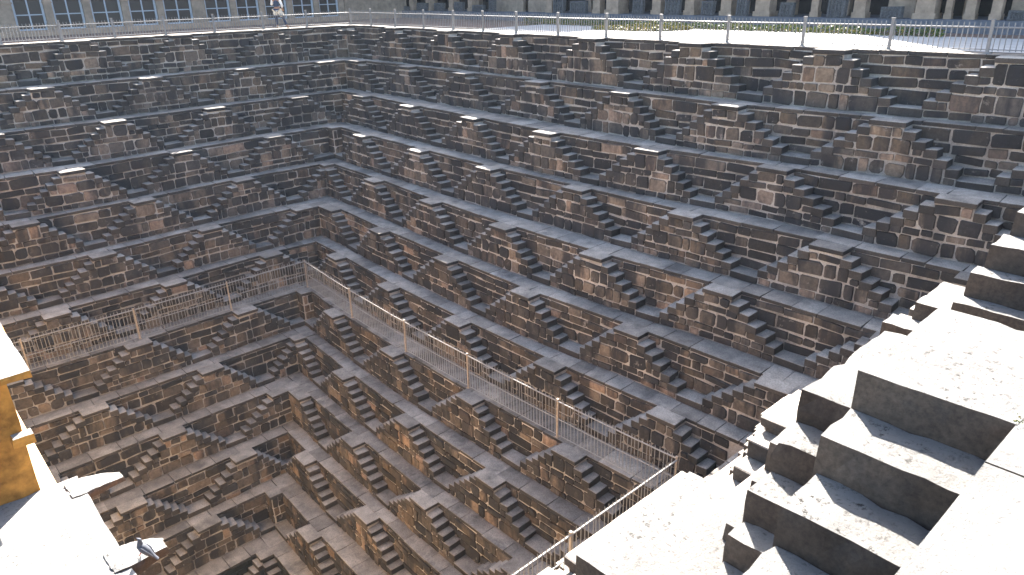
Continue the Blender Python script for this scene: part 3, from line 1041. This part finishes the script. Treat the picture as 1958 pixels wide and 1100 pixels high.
# ------------------------------------------------------------------ glazed arcade behind the left rim
FY = -7.5
bs = (5, FY, gz)
fa = empty('glazed_arcade', bs, 'long plastered building with tall pale blue framed windows between pillars', 'building')
px = [14.45, 12.57, 10.82, 8.99, 7.21, 5.14, 3.15, 1.4, -0.37, -2.17, -3.91]
mb = MB()
mb.box(-9, 24, FY - 8, FY - 0.35, gz, 7.6)
mb.build('back_wall', M['dark'], fa, bs)
mb = MB()
mb.box(-9, 24, FY - 0.34, FY + 0.10, 3.4, 7.6)
mb.build('upper_wall', M['plaster'], fa, bs)
mb = MB()
mb.box(-9, 24, FY - 0.34, FY + 0.55, gz - 0.02, 0.26)
mb.build('plinth', M['pillar'], fa, bs)
pw = [0.3] * 11
for i, xc in enumerate(px):
    w2 = 0.18 if i not in (0, 5) else 0.36
    if i == 0:
        w2 = 0.35
    mb = MB()
    mb.box(xc - w2, xc + w2, FY - 0.33, FY + 0.16, 0.262, 3.398)
    mb.box(xc - w2 - 0.04, xc + w2 + 0.04, FY - 0.33, FY + 0.22, 0.262, 0.52)
    mb.box(xc - w2 - 0.03, xc + w2 + 0.03, FY - 0.33, FY + 0.20, 1.5, 1.58)
    mb.build('pillar', M['plaster'], fa, bs)
mb = MB()
mb.box(14.85, 24, FY - 0.33, FY + 0.05, 0.262, 3.398)
mb.build('side_wall', M['plaster'], fa, bs)
mb = MB()
mb.box(-9, -4.2, FY - 0.33, FY + 0.05, 0.262, 3.398)
mb.build('side_wall', M['plaster'], fa, bs)
for i in range(10):
    xa, xb = px[i + 1] + (0.18 if i + 1 != 5 else 0.36) + 0.005, px[i] - (0.18 if i not in (0, 5) else 0.36) - 0.005
    fr = MB()
    f_ = 0.095
    fr.box(xa, xa + f_, FY - 0.08, FY + 0.02, 0.265, 3.39)
    fr.box(xb - f_, xb, FY - 0.08, FY + 0.02, 0.265, 3.39)
    fr.box(xa + f_, xb - f_, FY - 0.08, FY + 0.02, 3.3, 3.39)
    fr.box(xa + f_, xb - f_, FY - 0.08, FY + 0.02, 0.265, 0.33)
    win = fr.build('window', M['frame'], fa, bs)
    mu = MB()
    xm = (xa + xb) / 2
    mu.box(xm - 0.03, xm + 0.03, FY - 0.07, FY + 0.0, 0.331, 3.299)
    mu.build('mullion', M['frame'], win, bs)
    mu = MB()
    zr = 0.98
    for z_ in (zr, 2.1):
        for (a, b) in ((xa + f_, xm - 0.031), (xm + 0.031, xb - f_)):
            mu = MB()
            mu.box(a, b, FY - 0.065, FY - 0.005, z_ - 0.025, z_ + 0.025)
            mu.build('transom', M['frame'], win, bs)
    for (a, b) in ((xa + f_, xm - 0.03), (xm + 0.03, xb - f_)):
        for (z0, z1) in ((0.33, zr), (zr, 2.1), (2.1, 3.3)):
            g = MB()
            g.quad((a, FY - 0.05, z0), (b, FY - 0.05, z0), (b, FY - 0.05, z1), (a, FY - 0.05, z1))
            g.build('pane', M['glass'], win, bs)

# ------------------------------------------------------------------ pillared veranda behind the right rim
VX = -9.3
bs = (VX, 10, gz)
ve = empty('pillared_veranda', bs, 'long stone veranda of plain pillars with dim recesses and blue grey plinth', 'building')
mb = MB(); mb.box(-18, -12, -26, 40, gz, 4.6); mb.build('back_wall', M['dark'], ve, bs)
mb = MB(); mb.box(-11.99, -8.6, -26, 40, gz - 0.02, 0.42, 0); mb.build('plinth', M['plinth'], ve, bs)
mb = MB(); mb.box(-8.59, -8.2, -26, 40, gz - 0.02, 0.22, 0); mb.build('plinth_step', M['plinth'], ve, bs)
mb = MB(); mb.box(-11.99, -8.9, -26, 40, 3.3, 4.6); mb.build('roof', M['plaster'], ve, bs)
mb = MB(); mb.box(-18, -9.2, -26, 6.5, 4.602, 10.5); mb.build('unseen_storey', M['plaster'], ve, bs)  # out of view, added to shade the path near the far corner
mb = MB(); mb.box(-18, -9.2, 21.0, 40, 4.602, 12.0); mb.build('unseen_storey', M['plaster'], ve, bs)  # out of view, added to shade the right-hand end of the path
pil = [(-13.33, 0.58), (-11.09, 0.75), (-9.03, 0.5), (-7.08, 0.49), (-5.12, 0.58), (-2.71, 0.5), (-0.82, 0.46), (6.1, 0.5), (9.6, 0.55), (10.8, 0.95), (13.48, 0.6), (15.39, 0.6), (17.35, 0.62), (19.19, 0.8), (21.47, 0.36), (23.35, 0.55), (25.82, 0.8), (26.56, 0.26), (27.3, 0.39), (28.13, 0.39), (30, 0.5), (32, 0.5)]
for t, wd in pil:
    mb = MB()
    h2 = wd / 2
    mb.box(VX - h2 * 0.9, VX + h2 * 0.9, t - h2, t + h2, 0.422, 0.62)
    mb.box(VX - h2 * 0.75, VX + h2 * 0.75, t - h2 * 0.84, t + h2 * 0.84, 0.62, 2.9)
    mb.box(VX - h2 * 0.95, VX + h2 * 0.95, t - h2 * 1.15, t + h2 * 1.15, 2.9, 3.298)
    mb.build('pillar', M['pillar'], ve, bs)
for t, wd in ((2.3, 2.4), (4.77, 1.7), (24.74, 1.0), (28.9, 0.9)):
    mb = MB(); mb.box(VX - 0.5, VX - 0.3, t - wd / 2, t + wd / 2, 0.422, 3.298); mb.build('wall_panel', M['plaster'], ve, bs)
for t in np.arange(-14, 34, 2.4):
    mb = MB(); mb.box(-11.0, -10.7, t - 0.22, t + 0.22, 0.422, 3.298); mb.build('inner_pillar', M['pillar'], ve, bs)

# carved slabs stood along the plinth
car = [(-9.29, 1.2, 0.89), (-7.63, 1.2, 0.69), (-5.51, 1.0, 0.9), (-3.6, 0.9, 0.9), (-1.6, 0.85, 0.97), (0.3, 1.1, 0.8), (1.57, 0.48, 1.35), (7.12, 0.79, 1.25), (8.55, 1.1, 1.04), (12.55, 0.62, 1.4), (14.6, 0.83, 1.3), (16.55, 0.66, 1.05), (18.3, 0.53, 1.45), (20.4, 0.61, 0.99), (22.55, 0.74, 1.3), (24.7, 0.8, 0.85), (28.95, 0.7, 0.75)]
rc = random.Random(11)
for t, wd, tp in car:
    hgt = tp - 0.42
    b0 = (-8.88, t, 0.424)
    mb = MB()
    mb.hexa([(-0.11, -wd / 2), (0.08, -wd / 2), (0.08, wd / 2), (-0.11, wd / 2)], 0, hgt)
    # sunk border and raised figures
    for sgn in (-1, 1):
        mb.box(0.08, 0.115, sgn * (wd / 2 - 0.06) - 0.045, sgn * (wd / 2 - 0.06) + 0.045, 0.02, hgt - 0.02)
    mb.box(0.08, 0.12, -wd / 2 + 0.11, wd / 2 - 0.11, hgt - 0.09, hgt - 0.02)
    nf = max(1, int(wd / 0.22))
    for q in range(nf):
        yq = -wd / 2 + 0.12 + (wd - 0.24) * (q + 0.5) / nf
        for zz in np.arange(0.05, hgt - 0.2, 0.23):
            ww = rc.uniform(0.03, 0.06)
            mb.tube((0.08, yq, zz), (0.10, yq + rc.uniform(-.03, .03), zz + 0.14), ww, 6)
            mb.tube((0.09, yq, zz + 0.15), (0.12, yq, zz + 0.19), 0.03, 6)
    o = mb.build('carved_slab', M['carved'])
    o.location = b0
    o.rotation_euler = (rc.uniform(-.03, .03), rc.uniform(-.12, -.03), rc.uniform(-.08, .08))
    tag(o, 'grey carved stone slab leaning in the row along the veranda plinth', 'carving', 'carved slabs along the veranda')

# ------------------------------------------------------------------ hedge and flower bed
def leaves(name, n, fn, mats, seed, size=(0.03, 0.06)):
    r = random.Random(seed)
    mb = MB()
    for _ in range(n):
        p = Vector(fn(r))
        a = Vector((r.uniform(-1, 1), r.uniform(-1, 1), r.uniform(-.3, 1))).normalized()
        b = a.orthogonal().normalized()
        c = a.cross(b)
        s = r.uniform(*size)
        mb.quad(p - b * s, p + c * s * 0.5, p + b * s, p - c * s * 0.5, mi=0 if r.random() < 0.72 else 1)
    return mb, mats
def hedge_pt(r):
    y = r.uniform(8.5, 28)
    hh = 0.30 + 0.10 * noise.noise((y * 1.3, 0, 0)) + 0.06 * noise.noise((y * 4, 3, 0))
    return (-5.0 + r.uniform(-.32, .32), y, gz + abs(r.random()) ** 0.7 * hh + r.uniform(0, .04))
mb, mts = leaves('h', 9000, hedge_pt, None, 3)
hd = mb.build('hedge', [M['leaf'], M['leafy']])
tag(hd, 'long low green hedge between the white path and the veranda', 'hedge', kind='stuff')
bb = (-3.7, 16.6, 0.09)
fb = empty('flower_bed', bb, 'small raised bed edged with clipped yellow green plants on white path', 'flower bed')
q = [(-2.55, 15.2), (-2.75, 18.0), (-4.2, 18.9), (-4.6, 16.6)]
mb = MB(); mb.hexa([(a * 0.86 - 3.5 * 0.14, b * 0.86 + 17.2 * 0.14) for a, b in q], 0.088, 0.13); mb.build('bed_slab', M['path'], fb, bb)
mb = MB(); mb.hexa([(a * 0.55 - 3.5 * 0.45, b * 0.55 + 17.2 * 0.45) for a, b in q], 0.131, 0.15); mb.build('soil', M['earth'], fb, bb)
def ring_pt(r):
    i = r.randrange(4)
    a, b = Vector(q[i]), Vector(q[(i + 1) % 4])
    p = a.lerp(b, r.random())
    return (p.x + r.uniform(-.09, .09), p.y + r.uniform(-.09, .09), 0.09 + r.random() * 0.16)
mb, _ = leaves('r', 2600, ring_pt, None, 4)
tag(mb.build('plant_edging', [M['leafy'], M['leaf']], fb, bb), kind='stuff')

def tuft_pt(r):
    a = r.uniform(0, 6.28); q_ = r.random() * 0.05
    return (18.34 + q_ * math.cos(a), 36.33 + q_ * math.sin(a), 0.008 + r.random() * 0.03)
mb, _ = leaves('t', 26, tuft_pt, None, 8, (0.004, 0.010))
tag(mb.build('weed_tuft', [M['leafy'], M['leaf']]), 'tiny yellow green weed tuft in a pavement joint by the worn steps', 'weed')

# ------------------------------------------------------------------ figure and bird
def skinned(name, nodes, edges, mt, parent=None, loc=(0, 0, 0), rotz=0, sub=2, mats=None):
    me = bpy.data.meshes.new(name)
    keys = list(nodes)
    me.from_pydata([nodes[k][:3] for k in keys], [(keys.index(a), keys.index(b)) for a, b in edges], [])
    o = bpy.data.objects.new(name, me)
    me.materials.append(mt)
    link(o, parent)
    o.location = loc
    o.rotation_euler = (0, 0, rotz)
    sk = o.modifiers.new('skin', 'SKIN')
    lay = me.skin_vertices[0] if me.skin_vertices else None
    for i, k in enumerate(keys):
        rv = nodes[k][3]
        rx, ry = rv if isinstance(rv, tuple) else (rv, rv)
        lay.data[i].radius = (rx, ry)
    lay.data[0].use_root = True
    sk.use_smooth_shade = True
    ss = o.modifiers.new('sub', 'SUBSURF')
    ss.levels = ss.render_levels = sub
    return o

pl = (3.85, E('L', 0, 3.85) - 0.42, zt(0) + 0.005)
rz = math.pi - 0.75          # local x runs to the viewer's right
ps = bpy.data.objects.new('person', None)
link(ps)
ps.location = pl
ps.rotation_euler = (0, 0, rz)
ps.empty_display_size = 0.3
tag(ps, 'person in dark vest and cream cloth standing cross legged behind the rim fence', 'person')
nodes = {'pelvis': (0, 0, .93, (.13, .10)), 'belly': (0, .01, 1.06, (.125, .095)), 'chest': (0, 0, 1.25, (.15, .10)), 'neckb': (0, 0, 1.40, (.07, .06)), 'neck': (0, .01, 1.46, .05),
         'jaw': (0, .03, 1.53, (.06, .065)), 'head': (0, .01, 1.61, (.078, .09)), 'crown': (0, 0, 1.68, (.06, .07)), 'nose': (0, .125, 1.585, .012),
         'ls': (-.17, 0, 1.36, .055), 'le': (-.27, .06, 1.11, .042), 'lw': (-.20, .24, 1.26, .030), 'lp': (-.18, .29, 1.31, (.034, .02)),
         'rs': (.17, 0, 1.36, .055), 're': (.28, -.02, 1.10, .042), 'rw': (.25, .12, .92, .030), 'rp': (.24, .17, .87, (.034, .02)),
         'lh': (-.09, 0, .88, .095), 'lk': (-.10, .04, .49, .062), 'la': (-.08, 0, .09, .04), 'lt': (-.16, .16, .035, (.04, .03)),
         'rh': (.09, 0, .88, .095), 'rk': (.25, .06, .50, .062), 'ra': (.43, -.02, .10, .04), 'rt': (.47, .15, .035, (.04, .03))}
edges = [('pelvis', 'belly'), ('belly', 'chest'), ('chest', 'neckb'), ('neckb', 'neck'), ('neck', 'jaw'), ('jaw', 'head'), ('head', 'crown'), ('jaw', 'nose'),
         ('chest', 'ls'), ('ls', 'le'), ('le', 'lw'), ('lw', 'lp'), ('chest', 'rs'), ('rs', 're'), ('re', 'rw'), ('rw', 'rp'),
         ('pelvis', 'lh'), ('lh', 'lk'), ('lk', 'la'), ('la', 'lt'), ('pelvis', 'rh'), ('rh', 'rk'), ('rk', 'ra'), ('ra', 'rt')]
for hnd, px_, sg in (('lp', (-.18, .29, 1.31), 1), ('rp', (.24, .17, .87), -1)):
    for fi in range(4):
        a = hnd + 'f%d' % fi
        ox = (fi - 1.5) * 0.018
        ln_ = (.055, .065, .06, .045)[fi]
        nodes[a] = (px_[0] + ox, px_[1] + .03, px_[2] + sg * .03, .0085)
        nodes[a + 'b'] = (px_[0] + ox, px_[1] + .03 + ln_ * .4, px_[2] + sg * (.03 + ln_ * .6), .0075)
        edges += [(hnd, a), (a, a + 'b')]
    a = hnd + 't'
    nodes[a] = (px_[0] + .045, px_[1] + .0, px_[2] + sg * .012, .010)
    nodes[a + 'b'] = (px_[0] + .06, px_[1] + .025, px_[2] + sg * .035, .008)
    edges += [(hnd, a), (a, a + 'b')]
skinned('body', nodes, edges, M['skin'], ps)
sh = {'a': (0, 0, .98, (.155, .125)), 'b': (0, .01, 1.1, (.145, .115)), 'c': (0, 0, 1.26, (.172, .122)), 'd': (0, 0, 1.385, (.11, .085))}
skinned('vest', sh, [('a', 'b'), ('b', 'c'), ('c', 'd')], M['navy'], ps)
for sg, pre in ((-1, 'l'), (1, 'r')):
    n2 = {'s': tuple(nodes[pre + 's'][:3]) + (.07,), 'e': tuple(nodes[pre + 'e'][:3]) + (.058,), 'w': tuple(Vector(nodes[pre + 'e'][:3]).lerp(Vector(nodes[pre + 'w'][:3]), .7)) + (.045,)}
    skinned('sleeve', n2, [('s', 'e'), ('e', 'w')], M['whitecloth'], ps)
tr = {'p': (0, 0, .94, (.15, .12)), 'l': (-.09, 0, .86, .115), 'lk': (-.10, .04, .49, .082), 'la': (-.085, .0, .14, .062), 'r': (.09, 0, .86, .115), 'rk': (.25, .06, .50, .082), 'ra': (.41, -.01, .14, .062)}
skinned('trousers', tr, [('p', 'l'), ('l', 'lk'), ('lk', 'la'), ('p', 'r'), ('r', 'rk'), ('rk', 'ra')], M['denim'], ps)
wr = {'p': (0, 0, .97, (.165, .135)), 'l': (-.09, 0, .85, .135), 'lk': (-.10, .03, .60, .115), 'r': (.09, 0, .85, .135), 'rk': (.235, .05, .54, .13)}
skinned('waist_cloth', wr, [('p', 'l'), ('l', 'lk'), ('p', 'r'), ('r', 'rk')], M['cream'], ps)
hr = {'a': (0, -.025, 1.60, (.078, .085)), 'b': (0, -.01, 1.69, (.07, .082))}
skinned('hair', hr, [('a', 'b')], M['hair'], ps)
for pre in 'lr':
    a, t_ = Vector(nodes[pre + 'a'][:3]), Vector(nodes[pre + 't'][:3])
    skinned('sandal', {'a': (a.x, a.y - .04, .022, (.045, .02)), 'b': (t_.x, t_.y + .03, .022, (.048, .02))}, [('a', 'b')], M['sandal'], ps, sub=1)
    for sx in (-1,):
        pass

bp = (20.62, 28.52, -4.475)
bd = bpy.data.objects.new('pigeon', None)
link(bd)
bd.location = bp
bd.rotation_euler = (0, -0.55, math.radians(-42))
tag(bd, 'grey pigeon perched on a jutting white corbel', 'bird')
bn = {'body': (0, 0, .12, (.055, .055)), 'back': (-.07, 0, .105, (.045, .045)), 'rump': (-.13, 0, .085, (.028, .022)), 'tail': (-.22, 0, .055, (.026, .008)),
      'breast': (.05, 0, .145, (.05, .05)), 'neck': (.075, 0, .195, (.028, .028)), 'head': (.088, 0, .235, (.024, .026)), 'bill': (.118, 0, .232, .006), 'tip': (.135, 0, .226, .003)}
be = [('body', 'back'), ('back', 'rump'), ('rump', 'tail'), ('body', 'breast'), ('breast', 'neck'), ('neck', 'head'), ('head', 'bill'), ('bill', 'tip')]
skinned('body', bn, be, M['feather'], bd)
skinned('neck_feathers', {'a': (.07, 0, .18, .034), 'b': (.082, 0, .212, .030)}, [('a', 'b')], M['feather_dark'], bd)
for s in (-1, 1):
    skinned('wing', {'a': (.04, s * .05, .14, (.012, .03)), 'b': (-.05, s * .052, .12, (.012, .034)), 'c': (-.15, s * .025, .085, (.008, .012))}, [('a', 'b'), ('b', 'c')], M['feather'], bd)
    skinned('leg', {'a': (0, s * .022, .08, .010), 'b': (.004, s * .022, .012, .005), 'c': (.03, s * .022, .004, .004)}, [('a', 'b'), ('b', 'c')], M['claw'], bd, sub=1)

mb = MB()
mb.box(-64, 84, -64, 84, -22.5, 13.0)
mth = bpy.data.materials.new('thin_haze'); mth.use_nodes = True
th = mth.node_tree
for n_ in list(th.nodes):
    if n_.type != 'OUTPUT_MATERIAL': th.nodes.remove(n_)
pvl = th.nodes.new('ShaderNodeVolumePrincipled')
pvl.inputs['Density'].default_value = 0.00022
pvl.inputs['Color'].default_value = (0.74, 0.86, 1.0, 1)
th.links.new(pvl.outputs[0], th.nodes['Material Output'].inputs['Volume'])
hz = mb.build('haze', mth)
hz['kind'] = 'stuff'
